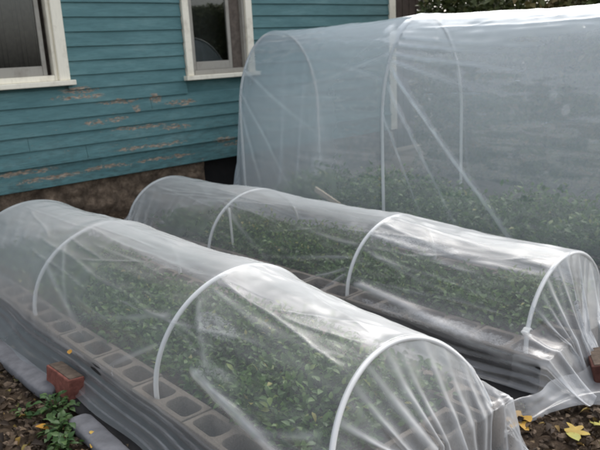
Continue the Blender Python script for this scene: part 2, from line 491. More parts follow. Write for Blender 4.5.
def place_block(M, x, y, rz, z, label, group, half=False, W=.19):
    o = bpy.data.objects.new('half_block' if half else 'cinder_block', MESHES[(W, half)])
    rr = random.Random(int(x * 977 + y * 131))
    o.matrix_world = M @ Matrix.Translation((x + rr.uniform(-.006, .006), y, z)) @ Matrix.Rotation(rz + rr.uniform(-.012, .012), 4, 'Z')
    link(o); tag(o, label, 'cinder block', group)

def bed_wall(M, xl, xr, y0, nside, zc, who, W=.19):
    g = 'cinder blocks walling the ' + who
    for side, x in (('left', xl + W / 2), ('right', xr - W / 2)):
        for k in range(nside):
            place_block(M, x, y0 + .195 + k * .4, 0, zc, f'grey cinder block, {ORD[k]} from the front in the {side} wall of the {who}', g, False, W)
    gap = xr - xl - 2 * W
    half = gap > .58
    x0 = xl + W + (gap - (.585 if half else .39)) / 2
    for yy, wh in ((y0 + W / 2, 'front'), (y0 + nside * .4 - .01 - W / 2, 'house end')):
        place_block(M, x0 + .195, yy, PI / 2, zc, f'grey cinder block laid crosswise closing the {wh} of the {who}', g, False, W)
        if half:
            place_block(M, x0 + .49, yy, PI / 2, zc, f'half cinder block filling the {wh} wall of the {who}', g, True, W)

def bed_soil(M, xl, xr, y0, y1, z):
    xs = np.arange(xl + .13, xr - .12, .03); ys = np.arange(y0 + .13, y1 - .12, .03)
    A, B = np.meshgrid(xs, ys, indexing='ij')
    Zs = z + .025 * snoise(A, B, 4, 11) + .012 * snoise(A, B, 14, 12)
    o = np_mesh('soil', np.stack([A, B, Zs], 2).reshape(-1, 3), grid_faces(len(xs), len(ys)), SOIL, matrix=M)
    tag(o, kind='structure')

def greens(M, name, xl, xr, y0, y1, z, hmax, n, size, seed):
    r = np.random.default_rng(seed)
    T = leaf_template(4, .55, .30, .25)
    # plants in rows, each a spray of leaves
    npl = n // 16
    px = r.uniform(xl + .03, xr - .03, npl); py = r.uniform(y0, y1, npl)
    vig = .62 + .38 * snoise(px, py, 2.6, seed + 1) + .15 * r.normal(size=npl)
    vig = np.clip(vig, .15, 1.15)
    idx = np.repeat(np.arange(npl), 16); m = len(idx)
    an = r.uniform(0, 2 * PI, m); el = r.uniform(.1, 1.35, m)
    D = np.stack([np.cos(an) * np.cos(el), np.sin(an) * np.cos(el), np.sin(el)], 1)
    hh = hmax * vig[idx]
    base = np.stack([px[idx], py[idx], np.full(m, z)], 1)
    l = r.uniform(.15, .85, m) ** .8
    P = base + D * (hh * l * .75)[:, None] * np.array([.75, .75, 1.0])
    P[:, 0] = np.clip(P[:, 0], xl - .02, xr + .02)
    D2 = D + r.normal(size=(m, 3)) * .45; D2[:, 2] -= .25
    s = size * r.uniform(.6, 1.3, m)
    V, F = scatter(P, D2, s, T, roll=r.normal(size=m) * .6)
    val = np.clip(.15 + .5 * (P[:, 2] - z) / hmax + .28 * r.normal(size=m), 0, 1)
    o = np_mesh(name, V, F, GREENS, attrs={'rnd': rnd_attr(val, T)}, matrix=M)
    tag(o, kind='stuff')

# ------------------------------------------------------------------ hoops
def hoop(M, y, xc, a_, b_, z0, lean, r, zfoot, label, group):
    e0 = math.asin(max(0, (zfoot - z0) / b_)) if zfoot > z0 else 0
    th = np.linspace(e0, PI - e0, 60)
    P = np.stack([xc - a_ * np.cos(th), y + lean * np.sin(th), z0 + b_ * np.sin(th)], 1)
    if zfoot >= z0:
        V, F = tube_np(P, r); base = np.array([xc, y, zfoot])
        o = np_mesh('pipe_hoop', V - base, F, PVC); o.matrix_world = M @ Matrix.Translation(base)
        return tag(o, label, 'pipe hoop', group)
    n = max(2, int((z0 - zfoot) / .03))
    zz = np.linspace(zfoot, z0, n, endpoint=False)
    L1 = np.stack([np.full(n, xc - a_), np.full(n, y), zz], 1); L2 = np.stack([np.full(n, xc + a_), np.full(n, y), zz[::-1]], 1)
    V, F = tube_np(np.concatenate([L1, P, L2]), r)
    base = np.array([xc, y, zfoot])
    o = np_mesh('pipe_hoop', V - base, F, PVC)
    o.matrix_world = M @ Matrix.Translation(base)
    tag(o, label, 'pipe hoop', group)

# ------------------------------------------------------------------ polythene covers
def film(name, M, xc, hoops, xl, xr, zt, phi0, hemL, hemR, near, far, sag, rays, creases, seed, mat, label,
         nv_per_m=130, na=150, ns=34, nf=22, skirt_amp=.008, r_off=.0135, cap_folds=13, cap_amp=.013):
    """hoops: list of dict(y,a,b,z0,lean) from far (large y) to near (small y), local coords of M."""
    r = np.random.default_rng(seed)
    H = hoops
    ya, yd = H[0]['y'], H[-1]['y']
    rows = []
    for h0, h1 in zip(H[:-1], H[1:]):
        n = int((h0['y'] - h1['y']) * nv_per_m)
        for t in np.linspace(0, 1, n, endpoint=False): rows.append((h0, h1, t))
    rows.append((H[-2], H[-1], 1.0))
    phi = np.linspace(math.radians(phi0), PI - math.radians(phi0), na)
    def section(h0, h1, t):
        L = lambda k: h0[k] * (1 - t) + h1[k] * t
        y = L('y'); sg = 1 - sag * (math.sin(PI * t) ** .85 if 0 < t < 1 else 0)
        a_ = (L('a') + r_off) * sg; b_ = (L('b') + r_off) * sg; z0 = L('z0'); ln = L('lean')
        arc = np.stack([xc - a_ * np.cos(phi), y + ln * np.sin(phi), z0 + b_ * np.sin(phi)], 1)
        hl = hemL + .03 * math.sin(y * 3.1 + seed) + .015 * math.sin(y * 7.7); hr = hemR + .03 * math.sin(y * 2.7 + 1)
        u = np.linspace(0, 1, ns, endpoint=False)[:, None]
        gL = np.array([xl - hl, y, .034]); eL = np.array([xl - .012, y, zt + .008])
        gR = np.array([xr + hr, y, .012]); eR = np.array([xr + .012, y, zt + .008])
        bend = lambda g, e, u: g * (1 - u) + e * u + np.array([0, 0, 1.0]) * 0
        def skirt(g, e, u):     # down the wall face, then out over the ground
            p = g * (1 - u) + e * u
            k = np.sin(PI * u)
            p = p + k * np.array([(.22 * (e[0] - g[0])), 0, -.022])
            return p
        SL = skirt(gL, eL, u); SR = skirt(gR, eR, u)[::-1]
        SR = skirt(gR, eR, np.linspace(1, 0, ns + 1)[1:, None])
        w = np.linspace(0, 1, nf, endpoint=False)[:, None]
        FL = eL * (1 - w) + arc[0] * w; FR = arc[-1] * (1 - np.linspace(0, 1, nf + 1)[1:, None]) + eR * np.linspace(0, 1, nf + 1)[1:, None]
        return np.concatenate([SL, FL, arc, FR, SR])
    S = np.array([section(*q) for q in rows])
    nc = S.shape[1]
    # end caps: from the hoop down to the wall edge, then gathered on the ground
    ucol = np.linspace(-1, 1, nc)
    def cap(sec, spec, sgn):
        out = []
        ye, yg, gxx, kg, n1, n2 = spec['ye'], spec['yg'], spec['gx'], spec['kg'], spec.get('n1', 60), spec.get('n2', 36)
        x0 = sec[:, 0]; z0_ = sec[:, 2]
        edge = np.clip(np.abs(x0 - xc) / ((xr - xl) / 2), 0, 1.4)
        soft = 1 - np.clip(edge - .75, 0, .25) * 4          # 1 centre .. 0 skirts
        m_ = np.clip((x0 - xc) / .25 + .5, 0, 1); m_ = m_ * m_ * (3 - 2 * m_)
        kw = spec['kw'] * (1 - m_) + spec.get('kwr', spec['kw']) * m_
        gxx = gxx + .10 * snoise(ucol * 3, ucol * 0 + .3, 2.7, seed + 31)
        xw = x0 + (gxx - x0) * kw * (.08 + .92 * soft) * (1 + .25 * snoise(ucol * 5, ucol * 0, 3, seed + 32))
        zw = np.minimum(z0_, zt + .012 + .03 * (1 - soft) * 0)
        Wl = np.stack([xw, np.full(nc, ye), zw], 1)
        yy = np.where(soft > 0, yg, yg)
        xg = x0 + (gxx - x0) * kg * (.25 + .75 * soft)
        Gl = np.stack([xg, yy + .05 * np.sin(ucol * 9 + seed), np.full(nc, .014)], 1)
        for k in range(1, n1 + 1):
            t = k / n1
            p = sec * (1 - t) + Wl * t
            p[:, 1] += sgn * .0; p[:, 2] -= spec.get('dip', .03) * math.sin(PI * t) * soft
            out.append((p, t * .8))
        for k in range(1, n2 + 1):
            t = k / n2
            p = Wl * (1 - t) + Gl * t
            p[:, 2] = Wl[:, 2] * (1 - t) ** 1.25 + Gl[:, 2] * (1 - (1 - t) ** 1.25)
            out.append((p, .8 + .2 * t))
        return out
    nearc = cap(S[-1], near, -1); farc = cap(S[0], far, 1)[::-1]
    ALL = np.concatenate([np.array([p for p, _ in farc]), S, np.array([p for p, _ in nearc])])
    capw = np.concatenate([[w for _, w in farc], np.zeros(len(S)), [w for _, w in nearc]])
    yrow = np.concatenate([np.full(len(farc), ya) + np.arange(len(farc), 0, -1) * .008, S[:, nc // 2, 1], yd - np.arange(1, len(nearc) + 1) * .008])
    yrow[len(farc):len(farc) + len(S)] = np.array([q[0]['y'] * (1 - q[2]) + q[1]['y'] * q[2] for q in rows])
    nr = len(ALL)
    # metric coordinates of the sheet
    mid = ALL[len(farc) + len(S) // 2]
    sm = np.concatenate([[0], np.cumsum(np.linalg.norm(np.diff(mid, axis=0), axis=1))]); sm -= sm[nc // 2]
    SS, TT = np.meshgrid(sm, yrow)          # (nr, nc)
    D = np.zeros((nr, nc)); PL = np.zeros((nr, nc))
    for (ph, y0, al, amp, w0, Lr) in rays:
        j = ns + nf + int((math.radians(ph) - phi[0]) / (phi[-1] - phi[0]) * (na - 1)) if ph >= phi0 else ns + int(nf * ph / max(phi0, 1))
        j = max(0, min(nc - 1, j))
        ca, sa = math.cos(math.radians(al)), math.sin(math.radians(al))
        ds = SS - sm[j]; dy = TT - y0
        # direction: ca along -y (towards the camera end), sa down the left side (negative s)
        l = -dy * ca - ds * sa; p = -dy * sa + ds * ca
        p = p + .003 * np.sin(l * 7 + al)
        w = w0 * (1 + .6 * np.clip(l, 0, None))
        ridge = np.exp(-(p / w) ** 2 / 2) * np.clip(l / .06, 0, 1) * np.exp(-(np.clip(l, 0, None) / Lr) ** 2) * (l > 0)
        D += amp * ridge; PL += min(1.0, amp / .012) * np.exp(-(p / (w * .6)) ** 2 / 2) * np.clip(l / .06, 0, 1) * np.exp(-(np.clip(l, 0, None) / Lr) ** 2) * (l > 0)  # ridge highlights painted as whiter haze
    more = []
    for _ in range(26):
        p0 = r.uniform(phi0 + 4, 120); y0 = r.uniform(yd + .1, ya); Ln = r.uniform(.3, 1.1)
        more.append((p0, y0, p0 + r.normal() * 9, max(yd + .02, y0 - Ln), r.uniform(.002, .0055), r.uniform(.006, .013)))
    for (ph0, ya0, ph1, yb0, amp, w0) in list(creases) + more:
        sa0 = np.interp(ph0, np.degrees(phi), sm[ns + nf:ns + nf + na]); sb0 = np.interp(ph1, np.degrees(phi), sm[ns + nf:ns + nf + na])
        dx, dyy = sb0 - sa0, yb0 - ya0; Ln = math.hypot(dx, dyy); ux, uy = dx / Ln, dyy / Ln
        l = (SS - sa0) * ux + (TT - ya0) * uy; p = -(SS - sa0) * uy + (TT - ya0) * ux
        p = p + .006 * np.sin(l * 9)
        env = np.clip(l / .1, 0, 1) * np.clip((Ln - l) / .1, 0, 1)
        D += amp * np.exp(-np.abs(p) / w0) * env; PL += min(.5, amp / .02) * np.exp(-np.abs(p) / (w0 * .5)) * env
    # skirts: long loose folds running along the bed
    sk = np.zeros(nc); sk[:ns] = np.sin(np.linspace(0, PI, ns)) ** .5; sk[-ns:] = np.sin(np.linspace(0, PI, ns)) ** .5
    ph_ = 2 * PI * SS / .050 + 2.2 * snoise(SS * .3, TT, 2.2, seed + 3) * 2
    D += skirt_amp * sk[None] * np.sin(ph_); PL += sk[None] * (.02 + .85 * np.clip(np.sin(ph_), 0, 1) ** 8 * np.clip(.5 + snoise(SS, TT, 2.3, seed + 21), 0, 1))  # bright streaks on the fold crests painted into the haze
    # gathered folds on the caps
    cf = np.zeros(nc); pf = np.zeros(nc); jj = np.arange(nc)
    for k in range(cap_folds):
        c0 = ns * .8 + (nc - 1.6 * ns) * (k + .5 + r.uniform(-.32, .32)) / cap_folds
        am = r.uniform(.5, 1.2); cf += am * np.exp(-((jj - c0) / r.uniform(1.3, 3.2)) ** 2 / 2); pf += am * np.exp(-((jj - c0 - .7) / r.uniform(1.1, 2.6)) ** 2 / 2)
    cf -= cf.mean()
    wob = 1 + .35 * snoise(SS, TT, 6, seed + 9); PL += (capw > 0)[:, None] * (.22 + .95 * np.clip(capw[:, None] * 1.4, 0, 1) ** .5 * pf[None] * wob)
    D += cap_amp * capw[:, None] ** .7 * cf[None] * wob
    # slack of the whole sheet
    D += .006 * snoise(SS, TT, 3.2, seed) + .0022 * snoise(SS, TT, 11, seed + 1) + .003 * snoise(SS * 1.6, TT * .35, 14, seed + 2)
    gu = np.gradient(ALL, axis=1); gv = np.gradient(ALL, axis=0)
    Nn = np.cross(gu, gv); Nn /= np.linalg.norm(Nn, axis=2)[..., None] + 1e-9
    if Nn[len(farc) + len(S) // 2, nc // 2, 2] < 0: Nn = -Nn
    # pinned where it lies on the pipes and on the wall edge
    pin = np.ones((nr, nc))
    for h in H:
        core = np.exp(-((TT - h['y']) / .03) ** 2)
        arcc = np.zeros(nc); arcc[ns + nf:ns + nf + na] = 1
        pin *= 1 - .9 * core * arcc[None] * (capw == 0)[:, None]
    W = ALL + Nn * (D * pin)[..., None]
    W[..., 2] = np.maximum(W[..., 2], .004)
    V = W.reshape(-1, 3)
    o = np_mesh(name, V, grid_faces(nr, nc), mat, matrix=M, attrs={'pleat_glint': np.clip(PL, 0, 1.3).ravel()})
    tag(o, label, 'plastic cover', 'clear plastic covers over the hoops')
    return o

I4 = Matrix.Identity(4)
# ---- nearest tunnel (beds run from the house towards the camera)
x1l, x1r, y1 = 1.13, 2.11, 1.285
bed_wall(I4, x1l, x1r, y1, 10, .097, 'nearest bed', .145)
bed_soil(I4, x1l, x1r, y1, y1 + 4.0, .15)
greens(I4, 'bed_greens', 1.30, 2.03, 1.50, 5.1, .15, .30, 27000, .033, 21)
H1 = [dict(y=4.9, a=.45, b=.385, z0=.2, lean=0), dict(y=3.667, a=.47, b=.422, z0=.2, lean=0),
      dict(y=2.337, a=.455, b=.43, z0=.2, lean=0), dict(y=1.285, a=.432, b=.452, z0=.10, lean=.155)]
pos1 = ['farthest hoop, by the foundation,', 'second hoop from the house', 'third hoop from the house', 'nearest hoop, at the gathered front end,']
for h, t in zip(H1, pos1):
    hoop(I4, h['y'], 1.62, h['a'], h['b'], h['z0'], h['lean'], .0105, .13, f'white plastic pipe, {t} of the nearest low tunnel', 'white pipe hoops of the nearest low tunnel')
F1 = m_film('clear_film_near', .085, .13,
            haze_pts=[((1.4, 4.9, .4), (.9, 2.3, .7), .17), ((1.92, 3.0, .62), (.50, 3.8, .30), .24)],
            glints=[((1.20, 1.98, .40), (.08, .20, .05)), ((1.33, 2.10, .52), (.08, .20, .06)), ((1.42, 1.54, .575), (.09, .20, .04)), ((1.2, 1.38, .28), (.10, .07, .10))])
film('plastic_cover', I4, 1.62, H1, x1l, x1r, .195, 24, .125, .08,
     dict(ye=1.262, yg=1.20, gx=1.76, kw=.52, kwr=.16, kg=.30, dip=.012), dict(ye=5.30, yg=5.42, gx=1.62, kw=.15, kg=.4),
     .042,
     [(60, 3.66, 35, .004, .012, .5), (40, 3.66, 20, .005, .014, .6), (30, 2.33, 150, .004, .012, .4), (45, 2.34, 165, .004, .014, .5),
      (50, 4.9, 25, .004, .016, .6), (35, 1.33, 160, .006, .014, .3), (27, 2.12, 9, .020, .016, 1.1), (60, 2.28, 40, .006, .016, .35), (70, 2.3, 8, .003, .01, .8)],
     [(76, 2.31, 64, 1.36, .008, .010), (80, 4.8, 74, 2.4, .004, .012), (100, 3.6, 96, 2.4, .004, .012), (60, 1.75, 66, 1.66, .006, .006)],
     3, F1, 'long clear plastic sheet over the low tunnel nearest the camera, its front end gathered', skirt_amp=.0042, cap_amp=.020, cap_folds=14)

# ---- middle tunnel, turned a little
ang = math.radians(2.1)
M2 = Matrix.Translation((3.045, 1.40, 0)) @ Matrix.Rotation(ang, 4, 'Z')
bed_wall(M2, -.50, .48, 0, 9, .080, 'middle bed')
bed_soil(M2, -.50, .48, 0, 3.6, .13)
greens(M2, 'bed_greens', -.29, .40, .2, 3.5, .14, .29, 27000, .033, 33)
H2 = [dict(y=3.75, a=.43, b=.385, z0=.15, lean=0), dict(y=2.57, a=.45, b=.405, z0=.15, lean=0),
      dict(y=1.235, a=.43, b=.395, z0=.15, lean=0), dict(y=.13, a=.40, b=.36, z0=.15, lean=.01)]
pos2 = ['hoop by the cellar opening,', 'second hoop, by the white stake,', 'third hoop from the house', 'front end hoop by the dark brick,']
for h, t in zip(H2, pos2):
    hoop(M2, h['y'], 0, h['a'], h['b'], h['z0'], h['lean'], .0105, .04, f'white plastic pipe, {t} of the middle low tunnel', 'white pipe hoops of the middle low tunnel')
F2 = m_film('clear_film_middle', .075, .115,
            haze_pts=[((-.1, 3.3, .35), (.8, 1.7, .6), .10), ((.25, 1.8, .5), (.45, 3.2, .28), .16)],
            sheen_bands=[((-.46, .60, .190), (.10, .85, .048)), ((-.25, .70, .50), (.10, .72, .022)), ((-.30, .62, .455), (.08, .5, .012))], glints=[((-.25, .75, .50), (.12, .75, .05))])
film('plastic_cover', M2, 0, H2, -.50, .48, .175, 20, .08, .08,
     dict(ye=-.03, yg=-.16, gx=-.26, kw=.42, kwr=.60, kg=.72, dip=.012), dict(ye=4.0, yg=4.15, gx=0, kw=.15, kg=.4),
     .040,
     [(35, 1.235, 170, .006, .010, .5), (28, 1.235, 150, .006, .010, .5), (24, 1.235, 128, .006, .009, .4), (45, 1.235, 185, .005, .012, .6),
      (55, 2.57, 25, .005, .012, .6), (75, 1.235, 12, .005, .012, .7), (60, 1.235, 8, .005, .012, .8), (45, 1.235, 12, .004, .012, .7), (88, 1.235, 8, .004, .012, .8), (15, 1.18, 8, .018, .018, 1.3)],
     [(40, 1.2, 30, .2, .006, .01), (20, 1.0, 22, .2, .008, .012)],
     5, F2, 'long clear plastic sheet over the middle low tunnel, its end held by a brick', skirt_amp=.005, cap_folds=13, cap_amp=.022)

# ---- tall tunnel
x3c = 4.42
bed_wall(I4, 3.86, 5.0, 1.55, 9, .097, 'tall tunnel bed')
bed_soil(I4, 3.86, 5.0, 1.55, 5.2, .15)
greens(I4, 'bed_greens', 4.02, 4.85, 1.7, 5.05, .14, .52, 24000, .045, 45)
H3 = [dict(y=5.38, a=.515, b=.80, z0=.95, lean=0), dict(y=3.53, a=.515, b=.83, z0=.95, lean=0), dict(y=1.70, a=.515, b=.79, z0=.95, lean=0)]
pos3 = ['end hoop nearest the house', 'middle hoop', 'hoop at the near end']
for h, t in zip(H3, pos3):
    hoop(I4, h['y'], x3c, h['a'], h['b'], h['z0'], h['lean'], .0125, .04, f'white plastic pipe, {t} of the tall tunnel', 'white pipe hoops of the tall tunnel')
F3 = m_film('clear_film_tall', .185, .225, haze_pts=[((3.9, 4.8, .7), (.6, 1.0, 1.2), .07), ((4.4, 3.5, 1.75), (.6, 3, .35), .10)], nscale=.8, crink=.14, tint=(.67, .755, .82), rough=.10, pleat_glint=.48)
film('plastic_cover', I4, x3c, H3, 3.86, 5.0, .20, 0, .06, .06,
     dict(ye=1.50, yg=1.40, gx=4.42, kw=.1, kg=.4), dict(ye=5.56, yg=5.66, gx=4.42, kw=.12, kg=.35),
     .028,
     [(40, 3.52, 6, .012, .012, .75), (37, 3.52, 15, .010, .010, .55), (34, 3.50, 43, .010, .011, .42), (31, 3.46, 45.5, .013, .0088, 1.7), (24, 3.5, 55, .008, .010, .9), (10, 3.53, 62, .005, .010, .8),
      (46, 3.53, 3, .010, .014, .7), (20, 5.38, 50, .006, .014, .8), (35, 5.38, 28, .006, .014, .8), (40, 3.53, 165, .005, .014, .6), (25, 3.53, 195, .004, .016, .6), (12, 5.38, 68, .006, .016, .8), (52, 3.5, 4, .008, .014, .8)],
     [(18, 3.35, 20, 1.75, .0035, .008), (16, 5.2, 15, 4.0, .003, .008), (60, 3.4, 62, 1.7, .006, .012)],
     8, F3, 'big clear plastic sheet over the tall tunnel beside the house', nv_per_m=150, na=190, nf=140, skirt_amp=.008, cap_folds=11, cap_amp=.02)

# loose hem of the middle cover, trailing over the ground in front of the block wall
def tail():
    n, m = 120, 30
    t = np.linspace(0, 1, n)[:, None]; u = np.linspace(0, 1, m)[None]
    x = 2.13 + 1.05 * t + 0 * u
    yb = 1.36 - .10 * t + .0 * u; wdt = .06 + .17 * np.clip((t - .25) / .3, 0, 1) ** 1.2
    y = yb - wdt * u + .012 * np.sin(t * 19)
    z = .075 - .068 * u ** 1.6 + .022 * np.sin(u * 7 + t * 5) * (1 - u * .6) + .012 * snoise(t * 3 + 0 * u, u * 2 + t, 2.5, 4)
    P = np.stack([x + .02 * np.sin(u * 5 + t * 9), y, np.maximum(z, .006)], 2)
    return P.reshape(-1, 3), grid_faces(n, m)
V, F = tail()
tc = bpy.data.objects['plastic_cover.001']
tl = np_mesh('loose_hem', V, F, m_film('clear_film_hem', .22, .36, crink=.5, nscale=6))
tl.parent = tc; tl.matrix_parent_inverse = M2.inverted()

# ------------------------------------------------------------------ thin black sheets against the left block walls
def cloth(M, xl, y0, y1, zt, out, label, seed):
    ys = np.arange(y0, y1, .03); n = len(ys)
    prof = [(-.004, zt), (-.008, zt * .6), (-.016, zt * .25), (-.03, .018), (-out * .6, .010), (-out, .008)]
    pt = np.linspace(0, 1, 16); pp = np.array(prof); tt = np.linspace(0, 1, len(prof))
    px = np.interp(pt, tt, pp[:, 0]); pz = np.interp(pt, tt, pp[:, 1])
    A, B = np.meshgrid(ys, pt, indexing='ij')
    x = xl + px[None] + .012 * snoise(A, B, 6, seed) * B - .003
    z = pz[None] + .004 * (1 + snoise(A, B, 8, seed + 1)) * np.clip(B * 1.5, 0, 1)
    o = np_mesh('dark_sheet', np.stack([x, A, z], 2).reshape(-1, 3), grid_faces(n, 16), BLACKSHEET, matrix=M)
    sm = o.modifiers.new('thickness', 'SOLIDIFY'); sm.thickness = .002
    tag(o, label, 'ground cloth')
cloth(I4, x1l - .002, 1.30, 5.2, .18, .14, 'thin black sheet along the left block wall of the nearest bed, behind the edging', 61)
cloth(M2, -.502, .0, 3.6, .165, .12, 'thin black sheet hung on the left block wall of the middle bed', 62)

# ------------------------------------------------------------------ edging stones, bricks, leaves, weeds
def edging(x, y0, y1, w, h, label, seed, rz=0):
    L = y1 - y0; n = 46; m = 18
    P = []
    for i in range(n):
        t = i / (n - 1); y = (t - .5) * L
        e = min(t, 1 - t) * L
        k = math.sqrt(max(0, 1 - max(0, 1 - e / (w * .5)) ** 2)) if e < w * .5 else 1
        k = max(k, .02)
        for j in range(m):
            q = 2 * PI * j / m
            cxx = math.copysign(abs(math.cos(q)) ** .6, math.cos(q)); sz = math.copysign(abs(math.sin(q)) ** .6, math.sin(q))
            w_ = 1 + .05 * fbm(y * 5 + seed, j * .5, 0) + .02 * fbm(y * 30 + seed, j * 2.5, 3)
            P.append((cxx * w * .5 * k * w_, y, h * .5 + sz * h * .5 * (.35 + .65 * k) * w_))
    V = np.array(P)
    i, j = np.meshgrid(np.arange(n - 1), np.arange(m), indexing='ij'); i = i.ravel(); j = j.ravel(); j2 = (j + 1) % m
    F = np.stack([i * m + j, i * m + j2, (i + 1) * m + j2, (i + 1) * m + j], 1)
    o = np_mesh('edging_stone', V, F, STONE); o.location = (x, (y0 + y1) / 2, -.012); o.rotation_euler = (0, 0, rz)
    tag(o, label, 'edging stone', 'grey edging along the nearest bed')
edging(.955, 3.03, 4.25, .115, .055, 'long pale grey edging stone with a rounded end, behind the red brick', 3, .03)
edging(.955, 1.75, 2.73, .105, .050, 'pale grey edging stone in front of the red brick, by the yellow leaf', 9, -.01)

def brick(name, loc, rot, mat, matbed, label, L=.205, W=.062, Hh=.095):
    root = empty(name, loc, 0, label, 'brick'); root.rotation_euler = rot
    bm = bmesh.new(); add_box(bm, -W / 2, W / 2, -L / 2, L / 2, 0, Hh, .006, 2)
    bmesh.ops.subdivide_edges(bm, edges=bm.edges, cuts=2, use_grid_fill=True)
    for v in bm.verts: v.co += Vector((fbm(v.co.x * 40, v.co.y * 40, v.co.z * 40), fbm(v.co.y * 40, v.co.z * 40, 3), 0)) * .0022
    bm_obj('body', bm, mat, root)
    bm = bmesh.new(); add_box(bm, -W / 2 + .012, W / 2 - .006, -L / 2 + .008, L / 2 - .008, Hh - .003, Hh + .0045, .003, 2)
    bm_obj('mortar_smear', bm, matbed, root)
    return root
brick('brick', (1.03, 3.02, -.01), (0, math.radians(6), math.radians(2)), BRICKM, BRICKTOP, 'old red brick on edge between the two edging stones, mortar on top', L=.25, W=.085, Hh=.125)
brick('brick', (2.86, 1.245, .0), (math.radians(0), math.radians(-12), math.radians(-55)), BRICKD, BRICKTOP, 'dark brown brick holding down the front end of the middle cover', L=.19, W=.09, Hh=.13)

LOBE = lobed_template(14, 1); OV = leaf_template(5, .7, .2, .3)
def fallen(x, y, s, az, tilt, mat, tpl, label, z=.022, val=.5):
    V, F = scatter(np.zeros((1, 3)), np.array([[math.cos(az), math.sin(az), tilt]]), np.array([s]), tpl, roll=np.array([random.uniform(-.25, .25)]))
    rv = np.clip(val + rng.normal(size=len(V)) * .12, 0, 1)
    o = np_mesh('fallen_leaf', V, F, mat, attrs={'rnd': rv})
    o.location = (x, y, z)
    tag(o, label, 'leaf', 'fallen autumn leaves')
fallen(2.255, 1.315, .115, .6, .25, YLEAF, LOBE, 'large orange-yellow fallen leaf on the soil between the two low tunnels', .03)
fallen(2.36, 1.12, .10, 2.5, .05, OLEAF, LOBE, 'curled yellow-green fallen leaf below the loose plastic hem', .022, .3)
fallen(2.30, 1.08, .07, 1.2, .2, OLEAF, OV, 'small olive fallen leaf at the lower right corner', .02, .95)
fallen(2.47, 1.07, .09, 4.2, .15, OLEAF, LOBE, 'greenish fallen leaf under the hem, rightmost on the soil', .022, .9)
fallen(.955, 2.50, .075, 2.1, .3, YLEAF, LOBE, 'bright yellow fallen leaf leaning on the grey edging stone', .03, .9)
fallen(.90, 2.44, .06, .4, .1, YLEAF, OV, 'small yellow fallen leaf beside the weeds, near the edging stone', .022, .6)
fallen(.80, 2.78, .07, 5.2, .1, YLEAF, OV, 'orange fallen leaf at the lower left corner', .022, .1)
fallen(1.075, 3.02, .035, 1.0, .5, YLEAF, OV, 'tiny orange leaf caught on the plastic behind the red brick', .19, .0)

def weed(x, y, n, size, h, label, seed):
    r = np.random.default_rng(seed); T = leaf_template(4, .7, .3, .35)
    an = r.uniform(0, 2 * PI, n); el = r.uniform(.2, 1.3, n); l = r.uniform(.3, 1, n) * h
    D = np.stack([np.cos(an) * np.cos(el), np.sin(an) * np.cos(el), np.sin(el)], 1)
    P = D * l[:, None]
    D2 = D + r.normal(size=(n, 3)) * .35; D2[:, 2] = D2[:, 2] * .3
    V, F = scatter(P, D2, size * r.uniform(.6, 1.2, n), T, roll=r.normal(size=n) * .4)
    root = empty('weed_plant', (x, y, .0), 0, label, 'weed', 'green weeds beside the edging')
    np_mesh('foliage', V, F, WEED, root, attrs={'rnd': rnd_attr(r.uniform(0, 1, n), T)})
    VV, FF, off = [], [], 0
    for k in range(0, n, 2):
        v, q = tube_np(np.array([[0, 0, 0], P[k] * .5 + [0, 0, .004], P[k]]), .0016, 6); VV.append(v); FF.append(q + off); off += len(v)
    np_mesh('stems', np.concatenate(VV), np.concatenate(FF), WEED, root, attrs={'rnd': np.full(off, .3)})
weed(.92, 2.86, 60, .036, .10, 'tallest green weed, right in front of the red brick', 1)
weed(.87, 2.68, 54, .035, .085, 'green weed clump between the red brick and the yellow leaf', 2)
weed(.83, 2.54, 44, .034, .07, 'low pale weed at the bottom edge, left of the yellow leaf', 3)
weed(.80, 2.93, 16, .032, .05, 'small sparse weed farthest left on the bare soil', 4)

# stakes / labels in the beds
def stick(name, p0, p1, w, th, mat, label, cat):
    p0, p1 = Vector(p0), Vector(p1); d = p1 - p0
    bm = bmesh.new(); add_box(bm, -w / 2, w / 2, -th / 2, th / 2, 0, d.length, .002, 1)
    o = bm_obj(name, bm, mat); o.location = p0; o.rotation_euler = d.to_track_quat('Z', 'X').to_euler()
    tag(o, label, cat)
stick('stake', (2.70, 3.925, .12), (2.70, 3.94, .475), .022, .008, LABELM, 'flat white stake standing beside the second hoop of the middle tunnel', 'stake')
stick('wooden_batten', (3.965, 4.09, .235), (3.965, 4.40, .345), .045, .02, WOODL, 'pale wooden batten lying among the greens in the tall tunnel', 'batten')
# clip-shaped stand-in for pinched white film on the front hoop of the middle tunnel
def clip(M, y, xc, a_, b_, z0, ph, label):
    p = math.radians(ph); root = empty('film_pinch'); root.matrix_world = M @ Matrix.Translation((xc - (a_ + .004) * math.cos(p), y, z0 + (b_ + .004) * math.sin(p))) @ Matrix.Rotation(-(PI / 2 - p), 4, 'Y')
    tag(root, label, 'clip')
    th = np.linspace(.6, 2 * PI - .6, 20)
    V, F = tube_np(np.stack([.0185 * np.cos(th + PI / 2 + PI), np.zeros(20), .0185 * np.sin(th + PI / 2 + PI)], 1), .004, 8)
    V[:, 1] *= 4.5
    np_mesh('pinch_ring', V, F, LABELM, root)
    bm = bmesh.new(); add_box(bm, -.006, .006, -.016, .016, .018, .034, .003, 2); bm_obj('pinch_tab', bm, LABELM, root)
clip(M2, .13, 0, .40, .36, .15, 14, 'white pinch of film low on the front hoop of the middle tunnel')

